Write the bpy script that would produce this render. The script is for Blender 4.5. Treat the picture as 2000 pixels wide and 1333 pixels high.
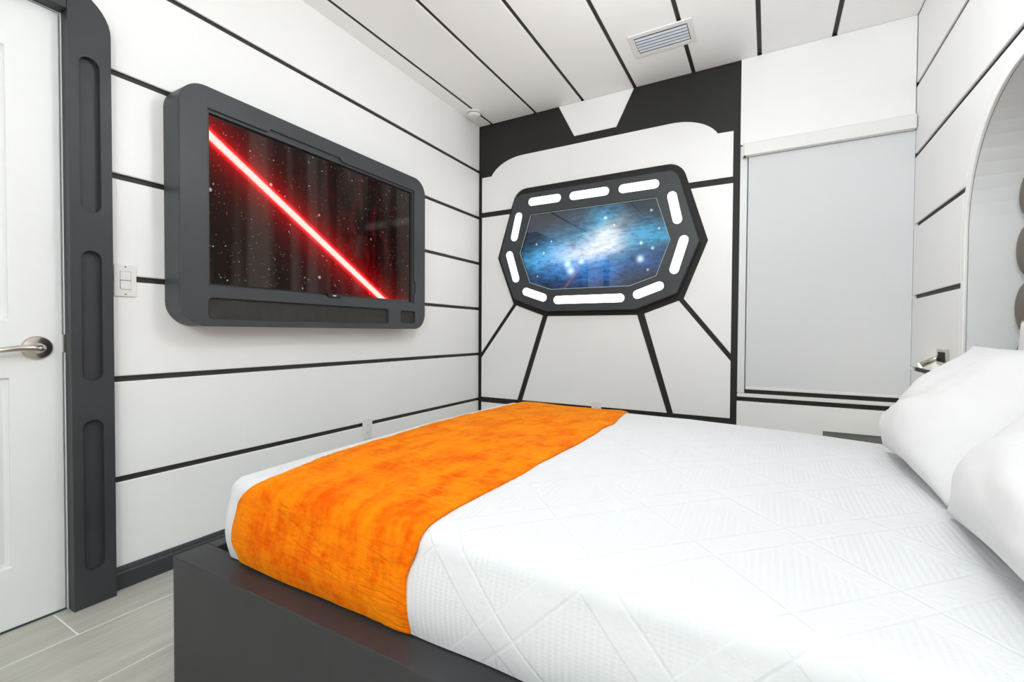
import bpy, bmesh, math, random
from mathutils import Vector, Matrix, noise

random.seed(4)
for o in list(bpy.data.objects):
    bpy.data.objects.remove(o, do_unlink=True)
SC = bpy.context.scene
COL = SC.collection

# ------------------------------------------------------------------ camera
H = 2.5875           # ceiling height
W = 2.698            # room width (TV wall to headboard wall)
YB = -4.3            # wall behind the camera
YAW, PITCH, ROLL, FPX = 0.51066, 0.018937, 0.005503, 892.9
CAM = Vector((2.0466, -3.10386, 0.94))
fw = Vector((-math.sin(YAW) * math.cos(PITCH), math.cos(YAW) * math.cos(PITCH), -math.sin(PITCH)))
rt = Vector((math.cos(YAW), math.sin(YAW), 0))
up = rt.cross(fw)
rt2 = rt * math.cos(ROLL) + up * math.sin(ROLL)
up2 = -rt * math.sin(ROLL) + up * math.cos(ROLL)
cd = bpy.data.cameras.new('camera')
cd.sensor_width = 36.0
cd.lens = FPX * 36.0 / 2000.0
cd.clip_start = 0.02
cam = bpy.data.objects.new('camera', cd)
COL.objects.link(cam)
M3 = Matrix((rt2, up2, -fw)).transposed()
cam.matrix_world = Matrix.Translation(CAM) @ M3.to_4x4()
SC.camera = cam

# ------------------------------------------------------------------ world, exposure
wd = bpy.data.worlds.new('world')
SC.world = wd
wd.use_nodes = True
wd.node_tree.nodes['Background'].inputs[0].default_value = (0.75, 0.85, 1.0, 1)
wd.node_tree.nodes['Background'].inputs[1].default_value = 0.05
SC.view_settings.view_transform = 'Standard'
SC.view_settings.look = 'None'
SC.view_settings.gamma = 1.0
SC.view_settings.use_curve_mapping = False
SC.view_settings.exposure = 0.17
SC.cycles.diffuse_bounces = 10
SC.cycles.max_bounces = 14
LAMP = 36.0          # emission of the added globe lamps

# ------------------------------------------------------------------ node helpers
class X:
    """a tiny expression wrapper around shader math sockets"""
    def __init__(s, nt, k): s.nt, s.k = nt, k
    def _m(s, op, *a):
        n = s.nt.nodes.new('ShaderNodeMath'); n.operation = op
        for i, v in enumerate((s,) + a):
            if isinstance(v, X): s.nt.links.new(v.k, n.inputs[i])
            else: n.inputs[i].default_value = v
        return X(s.nt, n.outputs[0])
    def __add__(s, o): return s._m('ADD', o)
    __radd__ = __add__
    def __sub__(s, o): return s._m('SUBTRACT', o)
    def __rsub__(s, o): return s._m('MULTIPLY', -1.0)._m('ADD', o)
    def __mul__(s, o): return s._m('MULTIPLY', o)
    __rmul__ = __mul__
    def __truediv__(s, o): return s._m('DIVIDE', o)
    def abs(s): return s._m('ABSOLUTE')
    def sin(s): return s._m('SINE')
    def exp(s): return s._m('EXPONENT')
    def lt(s, o): return s._m('LESS_THAN', o)
    def gt(s, o): return s._m('GREATER_THAN', o)
    def mn(s, o): return s._m('MINIMUM', o)
    def mx(s, o): return s._m('MAXIMUM', o)
    def pw(s, o): return s._m('POWER', o)
    def mod(s, o): return s._m('FLOORED_MODULO', o)
    def clamp(s): return s.mx(0.0).mn(1.0)
    def ss(s, a, b):
        n = s.nt.nodes.new('ShaderNodeMapRange'); n.interpolation_type = 'SMOOTHSTEP'
        s.nt.links.new(s.k, n.inputs[0]); n.inputs[1].default_value = a; n.inputs[2].default_value = b
        return X(s.nt, n.outputs[0])

def coords(nt, kind='Object'):
    t = nt.nodes.new('ShaderNodeTexCoord'); sp = nt.nodes.new('ShaderNodeSeparateXYZ')
    nt.links.new(t.outputs[kind], sp.inputs[0])
    return t.outputs[kind], X(nt, sp.outputs[0]), X(nt, sp.outputs[1]), X(nt, sp.outputs[2])

def vec(nt, x, y, z=0.0):
    c = nt.nodes.new('ShaderNodeCombineXYZ')
    for i, v in enumerate((x, y, z)):
        if isinstance(v, X): nt.links.new(v.k, c.inputs[i])
        else: c.inputs[i].default_value = v
    return c.outputs[0]

def nz(nt, v, scale, detail=3.0, rough=0.5):
    n = nt.nodes.new('ShaderNodeTexNoise')
    n.inputs['Scale'].default_value = scale; n.inputs['Detail'].default_value = detail
    n.inputs['Roughness'].default_value = rough
    if v is not None: nt.links.new(v, n.inputs['Vector'])
    return X(nt, n.outputs[0])

def vor(nt, v, scale):
    n = nt.nodes.new('ShaderNodeTexVoronoi'); n.inputs['Scale'].default_value = scale
    nt.links.new(v, n.inputs['Vector'])
    sp = nt.nodes.new('ShaderNodeSeparateColor'); nt.links.new(n.outputs['Color'], sp.inputs[0])
    return X(nt, n.outputs['Distance']), X(nt, sp.outputs[0]), X(nt, sp.outputs[1])

def mixc(nt, f, a, b):
    n = nt.nodes.new('ShaderNodeMix'); n.data_type = 'RGBA'
    for i, v in ((0, f), (6, a), (7, b)):
        if isinstance(v, X): nt.links.new(v.k, n.inputs[i])
        elif isinstance(v, bpy.types.NodeSocket): nt.links.new(v, n.inputs[i])
        elif i == 0: n.inputs[0].default_value = v
        else: n.inputs[i].default_value = (*v, 1)
    return n.outputs[2]

def rgb(nt, r, g, b):
    n = nt.nodes.new('ShaderNodeCombineColor')
    for i, v in enumerate((r, g, b)):
        if isinstance(v, X): nt.links.new(v.k, n.inputs[i])
        else: n.inputs[i].default_value = v
    return n.outputs[0]

def srgb(r, g, b):
    f = lambda c: (c / 255) / 12.92 if c / 255 <= 0.04045 else ((c / 255 + 0.055) / 1.055) ** 2.4
    return (f(r), f(g), f(b))

def base(name, color, rough=0.5, metal=0.0, spec=0.5, coat=0.0):
    m = bpy.data.materials.new(name); m.use_nodes = True
    p = m.node_tree.nodes['Principled BSDF']
    p.inputs['Base Color'].default_value = (*color, 1)
    p.inputs['Roughness'].default_value = rough
    p.inputs['Metallic'].default_value = metal
    p.inputs['Specular IOR Level'].default_value = spec
    p.inputs['Coat Weight'].default_value = coat
    return m, m.node_tree, p

def bump(nt, p, h, strength=0.2, dist=0.01):
    b = nt.nodes.new('ShaderNodeBump')
    b.inputs['Strength'].default_value = strength; b.inputs['Distance'].default_value = dist
    nt.links.new(h.k, b.inputs['Height']); nt.links.new(b.outputs[0], p.inputs['Normal'])

def paint(name, color, rough, var=0.04, scale=6.0, bs=0.03, bscale=260.0, spec=0.5):
    """painted surface: faint tone variation and roller / brush grain"""
    m, nt, p = base(name, color, rough, spec=spec)
    v = coords(nt)[0]
    n = nz(nt, v, scale, 3)
    c2 = tuple(min(1, c * (1 - var)) for c in color); c1 = tuple(min(1, c * (1 + var)) for c in color)
    nt.links.new(mixc(nt, n.ss(0.3, 0.7), c2, c1), p.inputs['Base Color'])
    bump(nt, p, nz(nt, v, bscale, 2), bs, 0.002)
    return m

def emit(name, color, strength):
    m = bpy.data.materials.new(name); m.use_nodes = True
    nt = m.node_tree; nt.nodes.clear()
    o = nt.nodes.new('ShaderNodeOutputMaterial'); e = nt.nodes.new('ShaderNodeEmission')
    e.inputs[0].default_value = (*color, 1); e.inputs[1].default_value = strength
    nt.links.new(e.outputs[0], o.inputs[0])
    return m, nt, e

MAT = {}
MAT['white'] = paint('white_panel_paint', (0.87, 0.87, 0.865), 0.38, 0.012, 2.0, 0.02)
MAT['ceil'] = paint('ceiling_panel_paint', (0.92, 0.92, 0.92), 0.45, 0.012, 2.0, 0.02)
MAT['nicheshade'] = paint('niche_white_shaded', (0.80, 0.82, 0.83), 0.6, 0.015, 3.0, 0.05)  # cooler, darker white: the niche's shading is put into the colour
MAT['doorwhite'] = paint('door_paint', (0.79, 0.80, 0.80), 0.35, 0.01, 3.0, 0.02)
MAT['groove'] = paint('groove_charcoal', srgb(46, 45, 43), 0.6, 0.08, 9.0, 0.05)
MAT['black'] = paint('black_wall_paint', srgb(25, 24, 23), 0.65, 0.10, 14.0, 0.12, 420.0)
MAT['char'] = paint('charcoal_lacquer', srgb(62, 65, 68), 0.45, 0.05, 5.0, 0.05, 300.0, 0.35)
MAT['post'] = paint('charcoal_door_post', srgb(57, 59, 62), 0.45, 0.07, 5.0, 0.06, 300.0, 0.3)
MAT['bedchar'] = paint('charcoal_bed_frame', srgb(54, 54, 56), 0.45, 0.05, 5.0, 0.05, 320.0, 0.35)
MAT['cloth_black'] = paint('speaker_cloth', srgb(48, 48, 45), 0.8, 0.10, 30.0, 0.2, 700.0)
MAT['gap'] = base('dark_gap', (0.012, 0.012, 0.013), 0.7)[0]
MAT['plastic'] = base('white_plastic', (0.78, 0.78, 0.77), 0.35)[0]
MAT['slot'] = base('socket_slot_grey', (0.18, 0.18, 0.18), 0.6)[0]
MAT['slotgrey'] = paint('inset_grey', srgb(112, 114, 112), 0.5, 0.05, 8.0)
MAT['chrome'] = base('satin_nickel', (0.62, 0.58, 0.52), 0.22, 1.0)[0]
MAT['vent'] = base('vent_metal', (0.62, 0.69, 0.76), 0.4, 0.1)[0]
MAT['alu'] = base('window_frame_white', (0.72, 0.74, 0.76), 0.4)[0]
MAT['tvblack'] = base('television_black', (0.01, 0.01, 0.011), 0.25)[0]
MAT['edge'] = base('lit_edge_cyan', (0.45, 0.68, 0.74), 0.2)[0]
MAT['grout'] = base('grout_pale', (0.80, 0.79, 0.75), 0.8)[0]
MAT['lens'] = emit('lamp_lens_white', (1.0, 0.98, 0.93), 7.0)[0]
MAT['dome'] = emit('added_lamp_globe', (0.94, 0.99, 1.0), LAMP)[0]
MAT['led'] = emit('reading_led', (1.0, 0.9, 0.72), 260.0)[0]

def m_fabric_shade():
    m, nt, p = base('roller_shade_fabric', (0.70, 0.715, 0.73), 0.85, spec=0.2)
    v, x, y, z = coords(nt)
    bump(nt, p, (x * 2400.0).sin() + (z * 2400.0).sin(), 0.08, 0.001)
    return m
MAT['shade'] = m_fabric_shade()

def m_plank():
    m, nt, p = base('wood_look_tile', (0.42, 0.41, 0.36), 0.38)
    v, x, y, z = coords(nt)
    oi = nt.nodes.new('ShaderNodeObjectInfo'); r = X(nt, oi.outputs['Random'])
    g = nz(nt, vec(nt, x * 9.0 + r * 31.0, y * 1.3 + r * 17.0), 2.0, 6, 0.6)
    g2 = nz(nt, vec(nt, x * 60.0, y * 2.0 + r * 9.0), 2.0, 3)
    f = (g * 0.75 + g2 * 0.25).ss(0.3, 0.7)
    c = mixc(nt, f, srgb(166, 165, 155), srgb(194, 192, 181))
    c = mixc(nt, r * 0.25, c, srgb(188, 185, 175))
    nt.links.new(c, p.inputs['Base Color'])
    bump(nt, p, g2, 0.08, 0.002)
    return m
MAT['plank'] = m_plank()

def m_quilt():
    m, nt, p = base('white_quilt_cotton', (0.70, 0.71, 0.725), 0.75, spec=0.25)
    p.inputs['Sheen Weight'].default_value = 0.1
    uvn = nt.nodes.new('ShaderNodeUVMap'); sp = nt.nodes.new('ShaderNodeSeparateXYZ')
    nt.links.new(uvn.outputs[0], sp.inputs[0])
    u, w = X(nt, sp.outputs[0]), X(nt, sp.outputs[1])
    L = 0.205
    a = ((u + w) * 0.7071 + 0.05).mod(L); b = ((u - w) * 0.7071 + 0.135).mod(L)
    bw = 0.052
    ea = (a - bw * 0.5).abs(); eb = (b - bw * 0.5).abs()
    ina = ea.ss(bw * 0.5 + 0.003, bw * 0.5 - 0.001); inb = eb.ss(bw * 0.5 + 0.003, bw * 0.5 - 0.001)
    band = ina.mx(inb)
    dots = (u * (2 * math.pi / 0.0115)).sin() * 0.5 + 0.5
    dots2 = (w * (2 * math.pi / 0.007)).sin() * 0.12 + 0.88
    rib = dots * dots2
    ripple = nz(nt, vec(nt, a * 18.0, b * 18.0, 0.0), 4.0, 2)
    seam = (ea - bw * 0.5).abs().ss(0.0, 0.005) * (eb - bw * 0.5).abs().ss(0.0, 0.005)
    h = (1.0 - band) * (rib * 0.36 + 0.25) + band * (ripple * 0.45 + 0.25) + seam * 0.5
    bump(nt, p, h, 0.36, 0.006)
    return m
MAT['quilt'] = m_quilt()

def m_velvet():
    m, nt, p = base('orange_velvet', (0.9, 0.25, 0.01), 0.85, spec=0.05)
    p.inputs['Sheen Weight'].default_value = 0.8
    p.inputs['Sheen Roughness'].default_value = 0.3
    p.inputs['Sheen Tint'].default_value = (1.0, 0.50, 0.04, 1)
    uvn = nt.nodes.new('ShaderNodeUVMap'); sp = nt.nodes.new('ShaderNodeSeparateXYZ')
    nt.links.new(uvn.outputs[0], sp.inputs[0])
    u, w = X(nt, sp.outputs[0]), X(nt, sp.outputs[1])
    strokes = nz(nt, vec(nt, u * 7.0, w * 3.4), 1.9, 6, 0.68)
    fine = nz(nt, vec(nt, u * 26.0, w * 60.0), 1.0, 5, 0.65)
    f = (strokes * 0.75 + fine * 0.25).ss(0.36, 0.60)
    nt.links.new(mixc(nt, f, (0.77, 0.088, 0.0004), (0.94, 0.235, 0.003)), p.inputs['Base Color'])
    wr = nz(nt, vec(nt, u * 3.0, w * 9.0), 3.0, 4, 0.55)
    def ridge(a, b, k, sc):
        n = nz(nt, vec(nt, u * a + w * 3.0, w * b + u * 2.5), sc, 3, 0.5)
        return (1.0 - (n - 0.5).abs() * k).clamp()
    msk = nz(nt, vec(nt, u * 3.0, w * 2.5), 2.0, 2).ss(0.42, 0.62)
    cre = ridge(5.0, 18.0, 22.0, 1.0) * msk + ridge(12.0, 45.0, 12.0, 1.0) * (msk * 0.5 + 0.1)
    bump(nt, p, wr * 0.45 + fine * 0.35 - cre * 0.40, 0.5, 0.012)
    return m
MAT['velvet'] = m_velvet()

def m_linen():
    m, nt, p = base('white_pillow_cotton', (0.735, 0.735, 0.74), 0.8, spec=0.2)
    v, x, y, z = coords(nt)
    w1 = nz(nt, v, 5.0, 5, 0.6); w2 = nz(nt, v, 9.0, 3, 0.5)
    crease = (1.0 - (w2 - 0.5).abs() * 16.0).clamp() * nz(nt, v, 3.0, 1).ss(0.45, 0.65)
    bump(nt, p, w1 - crease * 0.25, 0.42, 0.025)
    return m
MAT['linen'] = m_linen()

def m_leather():
    m, nt, p = base('taupe_upholstery', srgb(104, 96, 85), 0.55)
    v = coords(nt)[0]
    bump(nt, p, nz(nt, v, 320.0, 3), 0.12, 0.002)
    return m
MAT['taupe'] = m_leather()

def m_glass():
    m = bpy.data.materials.new('clear_pane'); m.use_nodes = True
    nt = m.node_tree; nt.nodes.clear()
    o = nt.nodes.new('ShaderNodeOutputMaterial'); mx = nt.nodes.new('ShaderNodeMixShader')
    t = nt.nodes.new('ShaderNodeBsdfTransparent'); g = nt.nodes.new('ShaderNodeBsdfGlossy')
    g.inputs['Roughness'].default_value = 0.02
    t.inputs[0].default_value = (0.95, 0.97, 0.98, 1)
    f = nt.nodes.new('ShaderNodeFresnel'); f.inputs[0].default_value = 1.5
    nt.links.new(f.outputs[0], mx.inputs[0]); nt.links.new(t.outputs[0], mx.inputs[1])
    nt.links.new(g.outputs[0], mx.inputs[2]); nt.links.new(mx.outputs[0], o.inputs[0])
    return m
MAT['glass'] = m_glass()

def m_nebula():
    """printed nebula behind the porthole, lit from behind. x 0.4..1.5, z 1.25..1.82 in metres"""
    m, nt, e = emit('nebula_picture', (1, 1, 1), 1.0)
    v, x, y, z = coords(nt)
    x = x + 0.945; z = z + 1.075          # back to room metres (the thing's origin)
    cx = x - 0.945; cz = z - 1.55
    wx = nz(nt, vec(nt, x * 3.0, z * 5.0), 1.5, 5, 0.6) - 0.5
    wz = nz(nt, vec(nt, x * 3.0 + 9.0, z * 5.0), 1.5, 5, 0.6) - 0.5
    px = cx + wx * 0.16; pz = cz + wz * 0.16
    def blob(x0, z0, sx, sz, rot=0.0, src=(px, pz)):
        c, s = math.cos(rot), math.sin(rot)
        a = src[0] - x0; b = src[1] - z0
        p_ = (a * c + b * s) / sx; q_ = (b * c - a * s) / sz
        return ((p_ * p_ + q_ * q_) * -1.0).exp()
    core = blob(-0.03, -0.03, 0.22, 0.070, 0.12) + blob(0.12, 0.06, 0.12, 0.075, 0.5)
    halo = blob(-0.02, -0.01, 0.36, 0.15, 0.10) + blob(-0.35, -0.06, 0.24, 0.06, 0.05) * 0.8 \
        + blob(0.40, 0.04, 0.26, 0.065, 0.0) * 0.9 + blob(0.10, 0.17, 0.12, 0.11) * 0.7
    deep = blob(-0.18, -0.12, 0.26, 0.12) + blob(0.10, -0.16, 0.14, 0.12) * 0.8 + blob(0.38, -0.13, 0.12, 0.07) * 0.6
    tex = nz(nt, vec(nt, x * 7.0, z * 20.0), 2.0, 9, 0.72).ss(0.25, 0.75)
    halo = (halo * (tex * 1.3 + 0.25)).clamp(); deep = (deep * (tex * 1.2 + 0.3)).clamp(); core = core.clamp()
    r = 0.018 + tex * 0.022 + deep * 0.004 + halo * 0.04 + core * (tex * 0.5 + 0.52)
    g = 0.017 + tex * 0.016 + deep * 0.10 + halo * 0.36 + core * (tex * 0.3 + 0.36)
    b = 0.026 + tex * 0.018 + deep * 0.40 + halo * 0.62 + core * 0.26
    src = (cx, cz)
    st = None
    for (sx, sz, rad) in ((-0.17, -0.115, 0.022), (-0.145, -0.165, 0.026), (-0.065, -0.105, 0.016), (0.35, -0.115, 0.02),
                          (0.11, 0.185, 0.010), (0.355, -0.01, 0.009), (0.47, 0.075, 0.006), (-0.42, 0.05, 0.006),
                          (-0.41, -0.19, 0.005), (0.40, -0.19, 0.006), (0.17, 0.13, 0.006), (-0.30, 0.06, 0.006),
                          (0.42, 0.20, 0.007), (-0.36, -0.02, 0.007), (0.43, -0.05, 0.008)):
        k = blob(sx, sz, rad, rad, 0.0, src) * 0.9
        st = k if st is None else st + k
    d, c1, c2 = vor(nt, vec(nt, x, z), 48.0)
    small = d.ss(0.09, 0.0) * c1.gt(0.80) * c2 * 0.7
    d2, c3, c4 = vor(nt, vec(nt, x, z), 130.0)
    specks = d2.ss(0.22, 0.0) * c3.gt(0.72) * (z * -1.0 + 1.45).ss(-0.05, 0.18) * 0.5  # fine pale specks, denser towards the bottom
    s = st + small + specks
    nt.links.new(rgb(nt, r + s * 0.85, g + s * 0.95, b + s), e.inputs[0])
    e.inputs[1].default_value = 1.0
    return m
MAT['nebula'] = m_nebula()

def m_screen():
    """the lit screen: night snowfall with one glowing red streak. y -2.104..-0.922, z 1.128..1.80"""
    m, nt, e = emit('screen_picture', (1, 1, 1), 1.0)
    v, x, y, z = coords(nt)
    y = y - 1.513; z = z + 1.126           # back to room metres (the thing's origin)
    u = (y + 2.104) / 1.182; w = (z - 1.128) / 0.672
    U = u * 1.76; Wv = w
    dx, dy = 0.79 * 1.76, -0.875
    ln = math.hypot(dx, dy); nx, ny = -dy / ln, dx / ln
    d = ((U - 0.0) * nx + (Wv - 0.885) * ny).abs()
    wob = nz(nt, vec(nt, U, Wv), 30.0, 3) * 0.006
    core = (d + wob).ss(0.034, 0.016)
    rim = (d + wob).ss(0.062, 0.024)
    glow = (d * -15.0).exp()
    wide = (d * -3.2).exp()
    bands = nz(nt, vec(nt, U * 5.0, Wv * 0.25), 1.0, 2).ss(0.42, 0.58)
    mist = nz(nt, vec(nt, U, Wv), 2.5, 4)
    cl = nz(nt, vec(nt, U * 2.0, Wv * 2.0), 1.6, 5, 0.6)
    cx = (U - 1.22) / 0.42; cy = (Wv - 0.35) / 0.55
    mass = ((cx * cx + cy * cy) * -1.0).exp() * (cl * 0.9 + 0.55)
    mass = mass.clamp()
    bg = (0.004 + bands * 0.026 + mist * 0.012) * (1.0 - mass * 0.85)
    folds = nz(nt, vec(nt, U * 9.0, Wv * 3.0), 1.5, 3).ss(0.45, 0.75)
    d1, a1, b1 = vor(nt, vec(nt, U, Wv), 26.0)
    s1 = d1.ss(0.16, 0.04) * a1.gt(0.62) * (b1 * 0.6 + 0.15)
    d2, a2, b2 = vor(nt, vec(nt, U + 3.3, Wv + 1.7), 60.0)
    s2 = d2.ss(0.22, 0.02) * a2.gt(0.55) * b2 * 0.5
    d3, a3, b3 = vor(nt, vec(nt, U + 7.1, Wv + 4.2), 8.0)
    s3 = d3.ss(0.12, 0.05) * a3.gt(0.78) * 0.45
    snow = (s1 + s2 + s3) * (1.0 - mass * 0.7)
    r = bg * 1.1 + mass * folds * 0.07 + glow * 0.55 + wide * 0.018 + rim * 0.9 + core * 0.3 + snow
    g = bg * 0.95 + mass * folds * 0.004 + rim * 0.02 + core * 0.75 + snow * 0.95
    b = bg * 0.8 + mass * folds * 0.006 + glow * 0.006 + rim * 0.015 + core * 0.68 + snow * 0.9
    nt.links.new(rgb(nt, r, g, b), e.inputs[0])
    # a little gloss from the screen's front glass
    gl = nt.nodes.new('ShaderNodeBsdfGlossy'); gl.inputs['Roughness'].default_value = 0.08
    gl.inputs[0].default_value = (0.004, 0.004, 0.004, 1)
    ad = nt.nodes.new('ShaderNodeAddShader')
    out = [n for n in nt.nodes if n.type == 'OUTPUT_MATERIAL'][0]
    nt.links.new(e.outputs[0], ad.inputs[0]); nt.links.new(gl.outputs[0], ad.inputs[1])
    nt.links.new(ad.outputs[0], out.inputs[0])
    return m
MAT['screen'] = m_screen()

# ------------------------------------------------------------------ object helpers
def empty(name, loc, label, cat, group=None):
    o = bpy.data.objects.new(name, None); COL.objects.link(o)
    o.empty_display_size = 0.1; o.location = loc
    return tag(o, label, cat, group)

def tag(o, label=None, cat=None, group=None, kind=None):
    for k, v in (('label', label), ('category', cat), ('group', group), ('kind', kind)):
        if v: o[k] = v
    return o

def origin_of(o):
    v = Vector((0, 0, 0))
    while o is not None:
        v += o.location; o = o.parent
    return v

def link(name, me, mats, parent=None, bevel=0.0, seg=2, smooth=False, own_origin=False):
    """link mesh data given in world coordinates under parent"""
    for m in (mats if isinstance(mats, (list, tuple)) else [mats]): me.materials.append(MAT[m])
    o = bpy.data.objects.new(name, me); COL.objects.link(o)
    if parent is not None:
        o.parent = parent
        me.transform(Matrix.Translation(-origin_of(parent)))
    elif own_origin:
        xs = [v.co.x for v in me.vertices]; ys = [v.co.y for v in me.vertices]; zs = [v.co.z for v in me.vertices]
        c = Vector(((min(xs) + max(xs)) / 2, (min(ys) + max(ys)) / 2, min(zs)))
        me.transform(Matrix.Translation(-c)); o.location = c
    if smooth:
        for f in me.polygons: f.use_smooth = True
    if bevel > 0:
        b = o.modifiers.new('bevel', 'BEVEL'); b.width = bevel; b.segments = seg
        b.limit_method = 'ANGLE'; b.angle_limit = math.radians(40)
    return o

def obj(name, bm, mats, parent=None, **kw):
    me = bpy.data.meshes.new(name); bmesh.ops.recalc_face_normals(bm, faces=bm.faces)
    bm.to_mesh(me); bm.free()
    return link(name, me, mats, parent, **kw)

PL = {'x': lambda a, b, d: (d, a, b),      # plane facing x: a = y, b = z
      'y': lambda a, b, d: (a, d, b),      # plane facing y: a = x, b = z
      'z': lambda a, b, d: (a, b, d)}      # plane facing z: a = x, b = y

def prism(outer, plane, d0, d1, holes=(), bm=None):
    """extrude a 2D outline (with holes) between depths d0 and d1"""
    own = bm or bmesh.new()
    t = bmesh.new(); f = PL[plane]
    if not holes:
        t.faces.new([t.verts.new(f(a, b, d0)) for a, b in outer])
    else:
        es = []
        for lp in [outer] + list(holes):
            vs = [t.verts.new(f(a, b, d0)) for a, b in lp]
            es += [t.edges.new((vs[i], vs[(i + 1) % len(vs)])) for i in range(len(vs))]
        bmesh.ops.triangle_fill(t, use_beauty=True, edges=es)
    r = bmesh.ops.extrude_face_region(t, geom=list(t.faces))
    vs = [g for g in r['geom'] if isinstance(g, bmesh.types.BMVert)]
    off = Vector(f(0, 0, d1)) - Vector(f(0, 0, d0))
    bmesh.ops.translate(t, verts=vs, vec=off)
    bmesh.ops.recalc_face_normals(t, faces=t.faces)
    me = bpy.data.meshes.new('tmp'); t.to_mesh(me); t.free()
    own.from_mesh(me); bpy.data.meshes.remove(me)
    return own

def rect(a0, a1, b0, b1): return [(a0, b0), (a1, b0), (a1, b1), (a0, b1)]

def rrect(a0, a1, b0, b1, r, n=6):
    pts = []
    for cx, cy, s in ((a1 - r, b0 + r, -90), (a1 - r, b1 - r, 0), (a0 + r, b1 - r, 90), (a0 + r, b0 + r, 180)):
        for i in range(n + 1):
            t = math.radians(s + 90 * i / n); pts.append((cx + r * math.cos(t), cy + r * math.sin(t)))
    return pts

def rounded(poly, radii, n=6):
    """round the corners of a polygon by radius"""
    out = []; N = len(poly)
    for i, p in enumerate(poly):
        r = radii[i]; P = Vector(p); A = Vector(poly[i - 1]); B = Vector(poly[(i + 1) % N])
        if r <= 0: out.append(tuple(P)); continue
        u = (A - P).normalized(); v = (B - P).normalized()
        ang = math.acos(max(-1, min(1, u.dot(v)))); t = r / math.tan(ang / 2)
        c = P + (u + v).normalized() * (r / math.sin(ang / 2))
        s, e = P + u * t, P + v * t
        a0 = math.atan2(s.y - c.y, s.x - c.x); a1 = math.atan2(e.y - c.y, e.x - c.x)
        d = (a1 - a0 + math.pi) % (2 * math.pi) - math.pi
        for k in range(n + 1):
            a = a0 + d * k / n; out.append((c.x + r * math.cos(a), c.y + r * math.sin(a)))
    return out

def stadium(p, q, r, n=8):
    P, Q = Vector(p), Vector(q); d = (Q - P).normalized(); a0 = math.atan2(d.y, d.x)
    pts = []
    for c, s in ((Q, a0 - math.pi / 2), (P, a0 + math.pi / 2)):
        for i in range(n + 1):
            t = s + math.pi * i / n; pts.append((c.x + r * math.cos(t), c.y + r * math.sin(t)))
    return pts

def box(x0, x1, y0, y1, z0, z1, bm=None): return prism(rect(x0, x1, y0, y1), 'z', z0, z1, bm=bm)

def tube(pts, rad, n=12, bm=None):
    bm = bm or bmesh.new(); rings = []
    for i, p in enumerate(pts):
        p = Vector(p); a = Vector(pts[max(i - 1, 0)]); b = Vector(pts[min(i + 1, len(pts) - 1)])
        t = (b - a).normalized(); s = t.cross(Vector((0, 0, 1)))
        if s.length < 1e-4: s = Vector((1, 0, 0))
        s.normalize(); w = s.cross(t); r = rad[i] if isinstance(rad, (list, tuple)) else rad
        rings.append([bm.verts.new(p + (s * math.cos(k * 2 * math.pi / n) + w * math.sin(k * 2 * math.pi / n)) * r) for k in range(n)])
    for a, b in zip(rings, rings[1:]):
        for k in range(n): bm.faces.new((a[k], a[(k + 1) % n], b[(k + 1) % n], b[k]))
    bm.faces.new(rings[0][::-1]); bm.faces.new(rings[-1])
    return bm

def lathe(profile, center, axis, n=32, bm=None):
    """profile: (radius, distance along axis)"""
    bm = bm or bmesh.new(); ax = Vector(axis).normalized(); c = Vector(center)
    s = ax.orthogonal().normalized(); w = ax.cross(s); rings = []
    for r, h in profile:
        rings.append([bm.verts.new(c + ax * h + (s * math.cos(k * 2 * math.pi / n) + w * math.sin(k * 2 * math.pi / n)) * max(r, 1e-4)) for k in range(n)])
    for a, b in zip(rings, rings[1:]):
        for k in range(n): bm.faces.new((a[k], a[(k + 1) % n], b[(k + 1) % n], b[k]))
    bm.faces.new(rings[0][::-1]); bm.faces.new(rings[-1])
    return bm

# ------------------------------------------------------------------ the setting
ROWS = [0.3974, 0.7630, 1.1285, 1.4940, 1.8600, 2.2290]      # groove heights on the side walls
GW = 0.020                                                    # groove width
edges = [0.0] + ROWS + [H]

floor = obj('floor', box(0, W + 0.22, YB, 0, -0.06, -0.0012), 'grout')
tag(floor, kind='structure')
PWD, PLN, GAP = 0.295, 1.20, 0.0048
plank_mesh = {}
def plank(x0, x1, y0, y1):
    key = (round(x1 - x0, 4), round(y1 - y0, 4))
    if key not in plank_mesh:
        bm = box(-key[0] / 2, key[0] / 2, -key[1] / 2, key[1] / 2, -0.006, 0.0)
        me = bpy.data.meshes.new('plank'); bmesh.ops.recalc_face_normals(bm, faces=bm.faces); bm.to_mesh(me); bm.free()
        me.materials.append(MAT['plank']); plank_mesh[key] = me
    o = bpy.data.objects.new('plank', plank_mesh[key]); COL.objects.link(o)
    o.parent = floor; o.location = ((x0 + x1) / 2, (y0 + y1) / 2, 0)
    b = o.modifiers.new('bevel', 'BEVEL'); b.width = 0.0006; b.segments = 1
for i in range(-1, 10):
    xa = 0.203 + PWD * (i - 0); xb = xa + PWD
    lo, hi = max(xa + GAP / 2, 0.0), min(xb - GAP / 2, W - 0.0)
    if hi - lo < 0.02: continue
    ys = -2.54 + (0.0 if i == -1 else (0.42 * (i + 1)) % PLN)
    k = -4
    while ys + k * PLN < 0:
        a, b = ys + k * PLN + GAP / 2, ys + (k + 1) * PLN - GAP / 2
        a, b = max(a, YB), min(b, 0.0)
        if b - a > 0.03: plank(lo, hi, a, b)
        k += 1

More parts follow.
